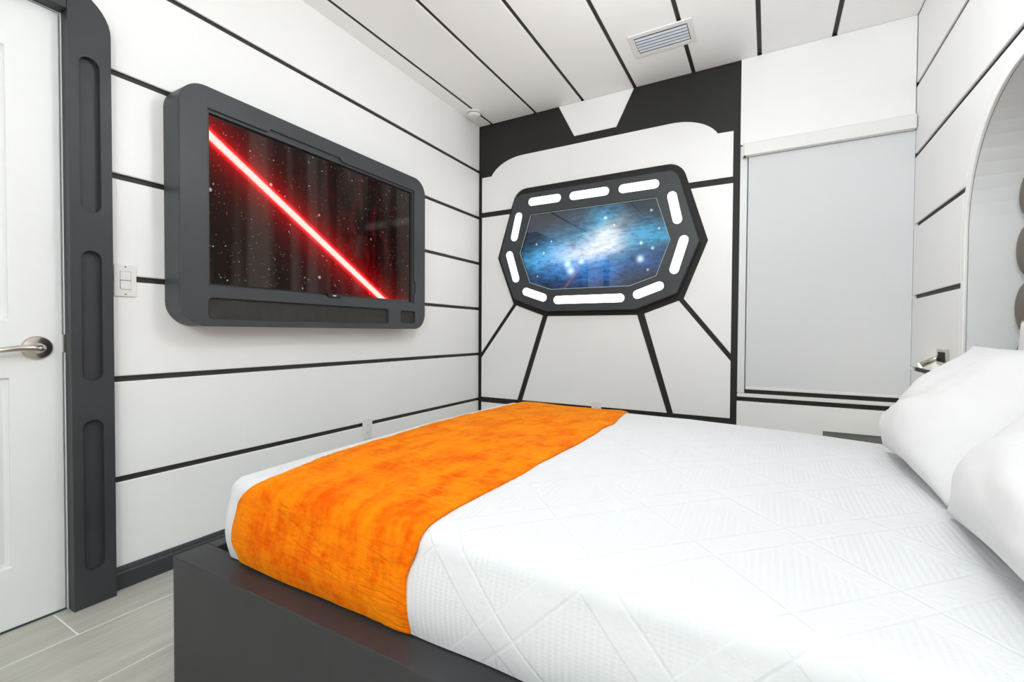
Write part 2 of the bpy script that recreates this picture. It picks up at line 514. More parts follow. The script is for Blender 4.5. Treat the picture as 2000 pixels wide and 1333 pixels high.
# ceiling: dark backing, white boards running along the room
ceiling = tag(obj('ceiling', box(0, W, YB, 0, H + 0.012, H + 0.10), 'groove'), kind='structure')
CX = [0.112, 0.498, 0.874, 1.243, 1.612, 1.979, 2.343]
cb = [0.0] + CX + [W]
for i in range(len(cb) - 1):
    a = cb[i] + (0 if i == 0 else 0.011); b = cb[i + 1] - (0 if i == len(cb) - 2 else 0.011)
    obj('ceiling_board', box(a, b, YB, 0.0, H, H + 0.012), 'ceil', ceiling, bevel=0.004)

# TV wall (left): charcoal backing, white boards; door opening cut out
DY1, DY0, DZ = -2.508, -3.27, 1.978
wl = [(YB, 0), (DY0 - 0.012, 0), (DY0 - 0.012, DZ + 0.012), (DY1 + 0.010, DZ + 0.012), (DY1 + 0.010, 0), (0, 0), (0, H + 0.1), (YB, H + 0.1)]
wall_left = tag(obj('wall_left', prism(wl, 'x', -0.14, -0.012), 'groove'), kind='structure')
for i in range(len(edges) - 1):
    z0 = edges[i] + (0.072 if i == 0 else GW / 2); z1 = edges[i + 1] - (-0.010 if i == len(edges) - 2 else GW / 2)
    obj('wall_board', prism(rect(DY1 + 0.05, -0.001, z0, z1), 'x', -0.012, 0.0), 'white', wall_left, bevel=0.005, seg=3)
    obj('wall_board', prism(rect(YB, DY0 - 0.05, z0, z1), 'x', -0.012, 0.0), 'white', wall_left, bevel=0.005, seg=3)
    if z1 > 2.06:
        obj('wall_board', prism(rect(DY0 - 0.05, DY1 + 0.05, max(z0, 2.03), z1), 'x', -0.012, 0.0), 'white', wall_left, bevel=0.005, seg=3)
bbp = [(0.0, 0.0), (0.016, 0.0), (0.016, 0.058), (0.011, 0.064), (0.011, 0.070), (0.006, 0.080), (0.0, 0.080)]
def baseboard(name, y0, y1):
    bm = bmesh.new(); a = [bm.verts.new((x, y0, z)) for x, z in bbp]; b = [bm.verts.new((x, y1, z)) for x, z in bbp]
    n = len(bbp)
    for k in range(n): bm.faces.new((a[k], a[(k + 1) % n], b[(k + 1) % n], b[k]))
    bm.faces.new(a[::-1]); bm.faces.new(b)
    return tag(obj(name, bm, 'post'), kind='structure')
baseboard('baseboard_left', -2.388, 0.0)

# far wall: black painted, white cut-out boards, window opening at the right
FY = 0.004
bm = box(-0.14, 1.885, FY, 0.16, 0, H + 0.1)
box(1.885, W + 0.25, FY, 0.16, 2.072, H + 0.1, bm=bm)
box(1.885, W + 0.25, FY, 0.16, 0, 0.56, bm=bm)
wall_far = tag(obj('wall_far', bm, 'black'), kind='structure')
XC = 0.94
def board(pts, name='wall_board', d=-0.006, bev=0.0025, mat='white'):
    return obj(name, prism(pts, 'y', FY, d), mat, wall_far, bevel=bev)
def arc2(c, r, a0, a1, n=12):
    return [(c[0] + r[0] * math.cos(math.radians(a0 + (a1 - a0) * i / n)), c[1] + r[1] * math.sin(math.radians(a0 + (a1 - a0) * i / n))) for i in range(n + 1)]
OUTL = [(0.342, 2.037), (0.180, 1.523), (0.327, 1.167), (0.580, 1.075), (1.310, 1.075), (1.563, 1.167), (1.710, 1.523), (1.548, 2.037)]
def sl(p, q, z):     # x on the line p-q at height z
    return p[0] + (q[0] - p[0]) * (z - p[1]) / (q[1] - p[1])
rtop = rounded(OUTL, [0.12, 0, 0, 0, 0, 0, 0, 0.12], 8)
lc = rtop[:9]; rc = rtop[-9:]                       # rounded corners of the black outline (left: top->side, right: side->top)
ZA, ZB = 1.897, 1.858
top = [(0.028, ZA), (0.028, 2.175), (0.127, 2.175)] + arc2((0.40, 2.115), (0.30, 0.180), 160, 90, 12) + arc2((1.475, 2.115), (0.30, 0.180), 90, 20, 12) \
    + [(1.750, 2.175), (1.846, 2.172), (1.846, ZA)] + [p for p in [(sl(OUTL[6], OUTL[7], ZA), ZA)]] + rc + lc + [(sl(OUTL[0], OUTL[1], ZA), ZA)]
board(top)
board([(0.690, H - 0.001), (0.812, 2.352), (1.118, 2.352), (1.237, H - 0.001)])
LSL = [(0.028, ZB), (sl(OUTL[0], OUTL[1], ZB), ZB), OUTL[1], (0.322, 1.160), (0.028, 0.778)]
board(LSL)
board([(1.848, ZB), (sl(OUTL[6], OUTL[7], ZB), ZB), OUTL[6], (1.570, 1.162), (1.848, 0.815)])
board([(0.028, 0.735), (0.342, 1.142), (0.345, 1.150), (0.573, 1.068), (0.360, 0.418), (0.028, 0.418)])
board([(1.848, 0.770), (1.545, 1.144), (1.540, 1.150), (1.322, 1.070), (1.513, 0.418), (1.848, 0.418)])
board([(0.613, 1.062), (1.274, 1.062), (1.474, 0.418), (0.402, 0.418)])
board(rect(0.028, 1.848, 0.085, 0.376))
board(rect(1.884, W - 0.002, 2.076, H - 0.001), d=-0.010)
# board under the window, with a square-ended grey inset
und = rect(1.884, W - 0.002, 0.085, 0.530)
board_u = obj('wall_board', prism(und, 'y', FY, -0.006, holes=[rect(2.323, 2.668, 0.325, 0.392)]), 'white', wall_far, bevel=0.002)
obj('inset_strip', prism(rect(2.323, 2.668, 0.325, 0.392), 'y', FY, 0.001), 'slotgrey', wall_far)

# window behind the roller shade
bm = prism(rect(1.885, W, 0.556, 2.072), 'y', 0.06, 0.10, holes=[rect(1.94, W - 0.05, 0.62, 2.02)])
win = tag(obj('window_1', bm, 'alu'), kind='structure')
obj('window_pane', prism(rect(1.94, W - 0.05, 0.62, 2.02), 'y', 0.078, 0.082), 'glass', win)
obj('window_sill', box(1.886, W - 0.001, -0.014, 0.058, 0.557, 0.579), 'plastic', win, bevel=0.003)
obj('gap_shade_strip', box(1.926, W - 0.001, -0.002, 0.058, 0.5795, 0.603), 'gap', win)  # black strip stands in for the shade in the gap under the hem
obj('window_jamb', box(1.885, 1.925, -0.004, 0.058, 0.580, 2.070), 'alu', win, bevel=0.003)

# headboard wall (right): niche with rounded top corners
NY0, NY1, NZ, NR = -0.722, -2.62, 1.778, 0.44
def arch(off=0.0, n=14):
    r = NR + off
    p = [(NY0 + off, 0.0)] + [(NY0 - NR + r * math.cos(t), NZ - NR + r * math.sin(t)) for t in [math.pi / 2 * i / n for i in range(n + 1)]]
    p += [(NY1 + NR + r * math.cos(t), NZ - NR + r * math.sin(t)) for t in [math.pi / 2 + math.pi / 2 * i / n for i in range(n + 1)]]
    return p + [(NY1 - off, 0.0)]
def arch_y(z, off, side):
    r = NR + off; zc = NZ - NR
    if z <= zc: return NY0 + off if side > 0 else NY1 - off
    h = math.sqrt(max(r * r - (z - zc) ** 2, 0))
    return NY0 - NR + h if side > 0 else NY1 + NR - h
BK = W + 0.012
poly = [(0, 0), (0, H + 0.1), (YB, H + 0.1), (YB, 0)] + arch(0.0)[::-1]
bm = prism(poly, 'x', BK, W + 0.20)
bmesh.ops.recalc_face_normals(bm, faces=bm.faces)
for f in bm.faces:
    if abs(f.normal.x) < 0.5: f.material_index = 1
wall_right = tag(obj('wall_right', bm, ['groove', 'nicheshade']), kind='structure')
obj('niche_back', prism(rect(NY1 - 0.1, NY0 + 0.1, 0, NZ + 0.1), 'x', W + 0.20, W + 0.24), 'nicheshade', wall_right)
ring = arch(0.034) + arch(0.0)[::-1]
obj('niche_border', prism(ring, 'x', BK, W), 'white', wall_right, bevel=0.003)
RR = [0.3974, 0.7640, 1.1325, 1.4996, 1.8649, 2.2289]
re_ = [0.0] + RR + [H]
for i in range(len(re_) - 1):
    z0 = re_[i] + (0.003 if i == 0 else GW / 2); z1 = re_[i + 1] - (0 if i == len(re_) - 2 else GW / 2)
    o_ = 0.034; topz = NZ + o_
    if z0 >= topz:
        obj('wall_board', prism(rect(YB, -0.004, z0, z1), 'x', BK, W), 'white', wall_right, bevel=0.004)
    elif z1 <= topz:
        zs = [z0 + (z1 - z0) * k / 10 for k in range(11)]
        p = [(-0.004, z0)] + [(arch_y(z, o_, 1), z) for z in zs] + [(-0.004, z1)]
        obj('wall_board', prism(p, 'x', BK, W), 'white', wall_right, bevel=0.004)
        p = [(YB, z0)] + [(arch_y(z, o_, -1), z) for z in zs] + [(YB, z1)]
        obj('wall_board', prism(p, 'x', BK, W), 'white', wall_right, bevel=0.004)
    else:
        n = 10
        a = [(arch_y(z0 + (topz - z0) * k / n, o_, 1), z0 + (topz - z0) * k / n) for k in range(n + 1)]
        b = [(arch_y(z0 + (topz - z0) * k / n, o_, -1), z0 + (topz - z0) * k / n) for k in range(n, -1, -1)]
        obj('wall_board', prism([(-0.004, z0)] + a + b + [(YB, z0), (YB, z1), (-0.004, z1)], 'x', BK, W), 'white', wall_right, bevel=0.004)
# short blank pieces that close the lower grooves at the window corner
for z in RR[1:4]:
    obj('groove_stop', prism(rect(-0.032, -0.001, z - GW / 2, z + GW / 2), 'x', BK, W - 0.0005), 'white', wall_right)

wall_back = tag(obj('wall_back', box(-0.14, W + 0.25, YB - 0.1, YB, 0, H + 0.1), 'white'), kind='structure')

# door with two raised columns of panels, lever handle
door = obj('door_1', prism(rect(DY0, DY1, 0.006, DZ), 'x', -0.036, 0.0,
           holes=[rect(a, b, z0, z1) for a, b in ((-2.868, -2.632), (-3.15, -2.916)) for z0, z1 in ((0.199, 0.789), (0.970, 1.812))]), 'doorwhite', bevel=0.003)
tag(door, kind='structure')
for a, b in ((-2.868, -2.632), (-3.15, -2.916)):
    for z0, z1 in ((0.199, 0.789), (0.970, 1.812)):
        bm = prism(rect(a, b, z0, z1), 'x', -0.034, -0.012)
        f = [g for g in bm.faces if g.normal.x > 0.9][0]
        bmesh.ops.inset_region(bm, faces=[f], thickness=0.018); 
        bmesh.ops.inset_region(bm, faces=[f], thickness=0.022, depth=0.008)
        obj('door_panel', bm, 'doorwhite', door)
HY, HZ = -2.570, 0.882
hd = obj('door_handle', lathe([(0.037, 0.0), (0.038, 0.004), (0.034, 0.010), (0.016, 0.014), (0.013, 0.040), (0.011, 0.046)], (0.0005, HY, HZ), (1, 0, 0)), 'chrome', door, smooth=True)
lv = [(0.040, HY, HZ), (0.043, HY - 0.02, HZ), (0.045, HY - 0.05, HZ + 0.001), (0.043, HY - 0.085, HZ - 0.004), (0.038, HY - 0.115, HZ - 0.006)]
obj('lever', tube(lv, [0.011, 0.0105, 0.0095, 0.0085, 0.007]), 'chrome', hd, smooth=True)
obj('turn_button', tube([(0.046, HY - 0.004, HZ), (0.056, HY - 0.004, HZ)], [0.006, 0.005]), 'chrome', hd, smooth=True)
jamb = tag(obj('trim_1', prism([(DY0 - 0.012, 0), (DY0 - 0.012, DZ + 0.012), (DY1 + 0.010, DZ + 0.012), (DY1 + 0.010, 0), (DY1 + 0.0035, 0), (DY1 + 0.0035, DZ + 0.0035), (DY0 - 0.0035, DZ + 0.0035), (DY0 - 0.0035, 0)], 'x', -0.10, 0.0), 'doorwhite'), kind='structure')
obj('strike_plate', prism(rect(DY1 - 0.001, DY1 + 0.006, 0.865, 0.925), 'x', -0.02, 0.003), 'chrome', jamb, bevel=0.001)
tag(obj('wall_light_stop', box(-0.16, -0.145, DY0 - 0.05, DY1 + 0.05, 0, DZ + 0.05), 'doorwhite'), kind='structure')  # added unseen sheet behind the door, stops light leaking past its edges

# charcoal door surround with slotted posts
sur = empty('door_surround', (0.025, DY1 + 0.06, 0), 'charcoal door surround, thick boards with three long rounded slots, beside white door', 'door surround')
PY1, PT, PRD = -2.389, 2.070, 0.12
PXF = 0.050
slots = [(1.335, 1.853), (0.767, 1.208), (0.120, 0.635)]
SY = -2.4475
post = [(PY1, 0.0), (PY1, PT - PRD)] + [(PY1 - PRD + PRD * math.cos(t), PT - PRD + PRD * math.sin(t)) for t in [math.pi / 2 * i / 10 for i in range(1, 11)]] \
    + [(DY1 + 0.006, PT), (DY1 + 0.006, 0.0)]
hol = [stadium((SY, z0 + 0.0275), (SY, z1 - 0.0275), 0.0275) for z0, z1 in slots]
p_ = obj('post', prism(post, 'x', 0.022, PXF, holes=hol), 'post', sur, bevel=0.0025)
obj('post_backing', prism(post, 'x', 0.0005, 0.022), 'post', sur)
for h_ in hol: obj('slot_floor', prism(h_, 'x', 0.0222, 0.030), 'post', sur)
obj('header', prism(rect(DY0 - 0.006, DY1 + 0.005, DZ + 0.004, PT), 'x', 0.0005, PXF), 'post', sur, bevel=0.0025)
post2 = [(2 * (DY0 + DY1) / 2 - a, b) for a, b in post]
obj('post', prism(post2, 'x', 0.0005, PXF), 'post', sur, bevel=0.0025)

# ------------------------------------------------------------------ television and its cabinet
tv = empty('television_surround', (0.06, -1.51, 0.960), 'charcoal rounded wall cabinet framing the television, with speaker slot below', 'tv cabinet')
TO = rrect(-2.212, -0.812, 0.958, 1.897, 0.095, 10)
SO = [(-2.112, 1.116), (-0.914, 1.116), (-0.914, 1.17), (-0.900, 1.185), (-0.900, 1.245), (-0.914, 1.260), (-0.914, 1.814), (-1.46, 1.814), (-1.475, 1.830), (-1.850, 1.830), (-1.865, 1.814), (-2.112, 1.814)]
sp1 = rrect(-2.114, -1.132, 0.985, 1.071, 0.018, 4); sp2 = rrect(-1.034, -0.904, 0.993, 1.066, 0.014, 4)
obj('front_plate', prism(TO, 'x', 0.110, 0.120, holes=[SO, sp1, sp2]), 'char', tv, bevel=0.002)
TI = rect(-2.104, -0.922, 1.124, 1.802)
obj('shell', prism(TO, 'x', 0.080, 0.110, holes=[TI, sp1, sp2]), 'char', tv)
obj('back_box', prism(TO, 'x', 0.0008, 0.080), 'char', tv)
obj('speaker_panel', prism(sp1, 'x', 0.0803, 0.108), 'cloth_black', tv)
obj('sensor_panel', prism(sp2, 'x', 0.0803, 0.108), 'cloth_black', tv)
te = empty('television', (0.09, -1.513, 1.126), 'flat screen television showing a red streak of light in dark snowfall', 'television')
obj('housing', prism(rect(-2.102, -0.924, 1.126, 1.800), 'x', 0.0805, 0.096), 'tvblack', te)
obj('screen', prism(rect(-2.096, -0.936, 1.132, 1.794), 'x', 0.0962, 0.0975), 'screen', te)
t_ = obj('logo_tab', prism(rect(-1.556, -1.476, 1.110, 1.1325), 'x', 0.0980, 0.1240), 'tvblack', te, bevel=0.002)
obj('indicator', prism(rect(-1.527, -1.507, 1.118, 1.123), 'x', 0.1241, 0.1246), 'plastic', t_)

# ------------------------------------------------------------------ porthole with lamps and nebula picture
po = empty('porthole_frame', (0.945, -0.03, 1.075), 'eight-sided charcoal porthole frame with ten glowing lamps around a blue nebula picture', 'wall light')
FACE = [(0.364, 1.977), (0.225, 1.513), (0.355, 1.195), (0.618, 1.097), (1.272, 1.097), (1.535, 1.195), (1.665, 1.513), (1.526, 1.977)]
OPEN = [(0.487, 1.821), (0.396, 1.540), (0.482, 1.311), (0.655, 1.253), (1.235, 1.253), (1.408, 1.311), (1.494, 1.540), (1.403, 1.821)]
face = rounded(FACE, [0.075] + [0.0] * 6 + [0.075], 8)
LMP = [((0.475, 1.910), (0.735, 1.910)), ((0.803, 1.908), (1.089, 1.908)), ((1.156, 1.906), (1.420, 1.906)),
       ((1.494, 1.842), (1.541, 1.634)), ((1.583, 1.556), (1.511, 1.319)), ((1.455, 1.255), (1.261, 1.186)),
       ((1.202, 1.176), (0.684, 1.176)), ((0.627, 1.188), (0.431, 1.255)), ((0.379, 1.321), (0.306, 1.558)), ((0.349, 1.634), (0.399, 1.843))]
LR = 0.0285
lamps = []
for p, q in LMP:
    P, Q = Vector(p), Vector(q); d = (Q - P).normalized()
    lamps.append(stadium(P + d * LR, Q - d * LR, LR))
obj('face', prism(face, 'y', -0.060, -0.046, holes=[OPEN] + lamps), 'char', po, bevel=0.0025)
obj('body', prism(face, 'y', -0.046, -0.0065, holes=[OPEN]), 'char', po)
for l in lamps: obj('lamp_lens', prism(l, 'y', -0.058, -0.0465), 'lens', po)
grow = [((x - 0.945) * 0.998 + 0.945, (z - 1.54) * 0.998 + 1.54) for x, z in OPEN]
obj('picture', prism(grow, 'y', -0.020, -0.007), 'nebula', po)
ed = [((x - 0.945) * 0.990 + 0.945, (z - 1.54) * 0.984 + 1.54) for x, z in OPEN]
obj('lit_glass_edge', prism(grow, 'y', -0.0465, -0.0445, holes=[ed]), 'edge', po)  # pale cyan colour stands for light caught in the pane's rim
obj('glass_pane', prism(grow, 'y', -0.044, -0.040), 'glass', po)

# ------------------------------------------------------------------ roller shade
rs = empty('roller_shade', (2.31, -0.02, 0.586), 'white roller shade pulled down over the window, slim cassette on top', 'roller shade')
obj('cassette', prism([(-0.048, 1.997), (-0.046, 2.066), (-0.040, 2.071), (-0.0105, 2.071), (-0.0105, 1.997)], 'x', 1.906, W - 0.004), 'plastic', rs, bevel=0.002)
obj('end_cap', prism([(-0.049, 1.994), (-0.047, 2.067), (-0.040, 2.073), (-0.0105, 2.073), (-0.0105, 1.994)], 'x', 1.899, 1.9055), 'alu', rs)
obj('bracket_screw', box(1.9057, 1.915, -0.046, -0.036, 1.986, 1.9965), 'gap', rs)
obj('fabric', box(1.930, W - 0.001, -0.0075, -0.0055, 0.620, 1.9968), 'shade', rs)
obj('hem_bar', box(1.930, W - 0.004, -0.0125, -0.003, 0.604, 0.6198), 'plastic', rs, bevel=0.002)

# ------------------------------------------------------------------ headboard
hb = empty('headboard', (2.88, -1.671, 0.30), 'taupe upholstered headboard of stacked horizontal channels filling the niche', 'headboard')
zz = [0.31, 0.517, 0.724, 0.932, 1.142, 1.350, 1.558, 1.766]
for i in range(len(zz) - 1):
    z0, z1 = zz[i] + 0.001, zz[i + 1] - 0.001; zm = (z0 + z1) / 2; hz = (z1 - z0) / 2
    bm = bmesh.new(); NU, NV = 40, 12; g = []
    for a in range(NU + 1):
        row = []
        for b in range(NV + 1):
            v = -1 + 2 * b / NV; z = zm + hz * math.sin(v * math.pi / 2)
            s = -1 + 2 * a / NU; s = math.copysign(1 - (1 - abs(s)) ** 1.7, s)
            zc = max(z, 0.3)
            e1 = arch_y(min(zc, NZ - 0.005), -0.004, 1) - 0.02 * (1 - math.cos(v * math.pi / 2)); e2 = NY1 + NY0 - e1
            y = (e1 + e2) / 2 + (e1 - e2) / 2 * s
            du = min(1.0, (1 - abs(s)) * (e1 - e2) / 2 / 0.05)
            t = math.sqrt(max(0, 1 - (1 - du) ** 2)) * (max(0, math.cos(v * math.pi / 2)) ** 0.55)
            row.append(bm.verts.new((2.885 - 0.062 * t, y, z)))
        g.append(row)
    for a in range(NU):
        for b in range(NV): bm.faces.new((g[a][b], g[a + 1][b], g[a + 1][b + 1], g[a][b + 1]))
    obj('channel', bm, 'taupe', hb, smooth=True)
bk = [(y, z) for y, z in arch(-0.012) if z > 0.0]
bk = [(NY0 - 0.012, 0.30)] + bk + [(NY1 + 0.012, 0.30)]
obj('backing', prism(bk, 'x', 2.8855, 2.8965), 'taupe', hb)

# ------------------------------------------------------------------ bed
BX0, BX1, BY0, BY1, LZ = 0.695, 2.818, -2.502, -0.838, 0.350
bf = empty('bed_frame', (1.77, -1.67, 0), 'charcoal boxed platform bed frame with a flat ledge around the mattress', 'bed')
obj('side_rail', box(BX0, BX1, BY0, BY0 + 0.085, 0, LZ), 'bedchar', bf, bevel=0.003)
obj('side_rail', box(BX0, BX1, BY1 - 0.085, BY1, 0, LZ), 'bedchar', bf, bevel=0.003)
obj('foot_rail', box(BX0 + 0.0, BX0 + 0.045, BY0 + 0.0855, BY1 - 0.0855, 0, LZ), 'bedchar', bf, bevel=0.003)
obj('platform', box(BX0 + 0.046, BX1, BY0 + 0.086, BY1 - 0.086, 0.12, 0.20), 'gap', bf)

QX0, QX1, QY0, QY1 = 0.812, 2.808, -2.432, -0.908
QR, QRC, QB = 0.045, 0.032, 0.353
cxq, cyq = (QX0 + QX1) / 2, (QY0 + QY1) / 2
def ztop(x, y):
    v = (y - cyq) / ((QY1 - QY0) / 2); u = (x - cxq) / ((QX1 - QX0) / 2)
    z = 0.558 + 0.020 * (1 - v * v) * (1 - 0.5 * u ** 6)
    z -= 0.034 * min(1, max(0, (x - 1.75) / 0.8)) * (1 - 0.5 * (1 - v) / 2)
    return z + 0.004 * noise.noise(Vector((x * 3.0, y * 3.0, 1.3)))
mt = obj('mattress', prism(rrect(QX0 + 0.02, QX1 - 0.02, QY0 + 0.03, QY1 - 0.03, 0.06), 'z', 0.201, 0.52), 'linen', bevel=0.03, seg=3, own_origin=True)
tag(mt, 'thick white mattress under the quilt on the charcoal bed frame', 'mattress')

def ring_pts(d, nl=110, ns=80, nc=6):
    """rounded rectangle inset by d: list of (x, y, nx, ny)"""
    r = max(QRC - d, 0.0008); x0, x1, y0, y1 = QX0 + d, QX1 - d, QY0 + d, QY1 - d
    hx = max((x1 - x0) / 2 - r, 0); hy = max((y1 - y0) / 2 - r, 0); out = []
    def side(ax, ay, bx, by, n, nx, ny):
        for i in range(n): out.append((ax + (bx - ax) * i / n, ay + (by - ay) * i / n, nx, ny))
    def cor(cx, cy, a0):
        for i in range(nc):
            t = math.radians(a0 + 90 * i / nc); out.append((cx + r * math.cos(t), cy + r * math.sin(t), math.cos(t), math.sin(t)))
    side(cxq - hx, y0, cxq + hx, y0, nl, 0, -1); cor(cxq + hx, cyq - hy, -90)
    side(x1, cyq - hy, x1, cyq + hy, ns, 1, 0); cor(cxq + hx, cyq + hy, 0)
    side(cxq + hx, y1, cxq - hx, y1, nl, 0, 1); cor(cxq - hx, cyq + hy, 90)
    side(x0, cyq + hy, x0, cyq - hy, ns, -1, 0); cor(cxq - hx, cyq - hy, 180)
    return out
def bulge(t): return 0.012 * math.sin(math.pi * min(max(t, 0), 1)) 
verts, uvs, faces = [], [], []
prof = []
NS = 12
for k in range(NS): prof.append(('s', k / NS))
for k in range(9): prof.append(('r', math.pi / 2 * k / 8))
dmax = (QY1 - QY0) / 2 - 0.002; nd = 38
for k in range(1, nd + 1): prof.append(('t', QR + (dmax - QR) * k / nd))
nring = None
for kind, val in prof:
    d = {'s': 0.0, 'r': QR * (1 - math.cos(val)) if kind == 'r' else 0, 't': val}[kind]
    rp = ring_pts(d); nring = len(rp)
    for x, y, nx, ny in rp:
        zt = ztop(x, y)
        if kind == 's':
            zb = zt - QR; z = QB + (zb - QB) * val; o_ = bulge(val)
            rip = 0.004 * noise.noise(Vector((x * 7, y * 7, z * 9)))
            P = (x + nx * (o_ + rip), y + ny * (o_ + rip), z); arcl = (zb - z) + QR * math.pi / 2
            uv = (x + nx * (arcl - QR), y + ny * (arcl - QR))
        elif kind == 'r':
            z = zt - QR + QR * math.sin(val); P = (x, y, z); arcl = QR * (math.pi / 2 - val)
            uv = (x + nx * (d - QR + arcl), y + ny * (d - QR + arcl))
        else:
            P = (x, y, zt); uv = (x, y)
        verts.append(P); uvs.append(uv)
for k in range(len(prof) - 1):
    for i in range(nring):
        j = (i + 1) % nring
        faces.append((k * nring + i, k * nring + j, (k + 1) * nring + j, (k + 1) * nring + i))
L0 = (len(prof) - 1) * nring
me = bpy.data.meshes.new('quilt'); me.from_pydata(verts, [], faces)
# close the thin slit along the centre line
bm = bmesh.new(); bm.from_mesh(me); bm.verts.ensure_lookup_table()
try: bm.faces.new([bm.verts[L0 + i] for i in range(nring)])
except ValueError: pass
bm.to_mesh(me); bm.free()
ul = me.uv_layers.new(name='UVMap')
for lp in me.loops: ul.data[lp.index].uv = uvs[lp.vertex_index]
qo = link('quilt', me, 'quilt', smooth=True, own_origin=True)
tag(qo, 'white quilted coverlet with diagonal bands and ribbed diamonds covering the bed', 'quilt')

# orange throw draped across the foot of the bed
NSX, NTH = 420, 130
sideL = 0.557 - QR - QB; arcL = QR * math.pi / 2; topL = (QY1 - QY0) - 2 * QR
S_tot = sideL + arcL + topL + arcL + 0.10
def interp(tab, s):
    for (a, va), (b, vb) in zip(tab, tab[1:]):
        if s <= b:
            t = (s - a) / (b - a); t = t * t * (3 - 2 * t); return va + (vb - va) * t
    return tab[-1][1]
s1 = sideL + arcL
XL = [(0, 0.880), (0.05, 0.862), (0.14, 0.882), (s1, 0.945), (s1 + 0.10, 0.925), (s1 + 0.25, 0.898), (s1 + 0.7, 0.888), (s1 + 1.1, 0.892), (s1 + topL, 0.900), (9, 0.89)]
XR = [(0, 1.452), (0.10, 1.448), (0.17, 1.470), (s1, 1.478), (s1 + 0.3, 1.498), (s1 + 0.7, 1.515), (s1 + 1.05, 1.510), (s1 + topL, 1.468), (9, 1.46)]
verts, uvs, faces = [], [], []
for i in range(NSX + 1):
    s = S_tot * i / NSX
    xl, xr = interp(XL, s), interp(XR, s)
    xl += 0.004 * noise.noise(Vector((s * 7, 0, 3))); xr += 0.006 * noise.noise(Vector((s * 8, 5, 3)))
    for j in range(NTH + 1):
        x = xl + (xr - xl) * j / NTH
        e = x - QX0
        cor = QRC - math.sqrt(max(QRC ** 2 - max(QRC - e, 0) ** 2, 0))
        drop = QR - math.sqrt(max(QR ** 2 - max(QR - e, 0) ** 2, 0))
        ymid = QY0 + QR
        if s < sideL:
            t = s / sideL; zt = ztop(x, ymid) - drop; z = QB + 0.002 + (zt - QR - QB) * t; y = QY0 + cor - bulge(t); n = (0, -1, 0)
        elif s < s1:
            a = (s - sideL) / arcL * math.pi / 2; zt = ztop(x, ymid) - drop
            y = QY0 + cor + (QR) * (1 - math.cos(a)); z = zt - QR + QR * math.sin(a); n = (0, -math.cos(a), math.sin(a))
        elif s < s1 + topL:
            y = QY0 + QR + (s - s1); z = ztop(x, y) - drop; n = (0, 0, 1)
        else:
            q_ = s - s1 - topL; a = min(q_ / QR, math.pi / 2); y1 = QY1 - QR
            y = y1 + QR * math.sin(a) - cor; z = ztop(x, y1) - drop - QR + QR * math.cos(a); n = (0, math.sin(a), math.cos(a))
            if q_ > arcL: z -= q_ - arcL; y += bulge((q_ - arcL) / sideL)
        fn = Vector((-max(0, (QR - e) / QR) if e < QR else 0, n[1], n[2]))
        if fn.length > 0: fn.normalize()
        w1 = noise.noise(Vector((x * 5, s * 13, 0.4))); w2 = noise.noise(Vector((x * 11 + s * 4, s * 30, 2.4)))
        cre = noise.noise(Vector((x * 4 + s * 1.5, s * 17 + x * 3, 4.4))); msk = max(0, noise.noise(Vector((x * 4, s * 3, 9.1))) + 0.25)
        cre2 = noise.noise(Vector((x * 9 - s * 3, s * 42 + x * 5, 1.1)))
        h = 0.011 + 0.0040 * w1 - 0.0055 * msk * max(0, 1 - abs(cre) * 7) - 0.0028 * msk * max(0, 1 - abs(cre2) * 5) + 0.0012 * w2
        edge = min(j, NTH - j) / 8.0
        if edge < 1: h *= 0.45 + 0.55 * math.sqrt(edge)
        verts.append(tuple(Vector((x, y, z)) + fn * max(h, 0.0035))); uvs.append((x, s))
for i in range(NSX):
    for j in range(NTH):
        a = i * (NTH + 1) + j; faces.append((a, a + 1, a + NTH + 2, a + NTH + 1))
me = bpy.data.meshes.new('throw_blanket'); me.from_pydata(verts, [], faces)
ul = me.uv_layers.new(name='UVMap')
for lp in me.loops: ul.data[lp.index].uv = uvs[lp.vertex_index]
th = link('throw_blanket', me, 'velvet', smooth=True, own_origin=True)
sm = th.modifiers.new('thick', 'SOLIDIFY'); sm.thickness = 0.006; sm.offset = 1.0 if False else -1.0
tag(th, 'bright orange velvet throw draped across the foot of the white bed', 'blanket')

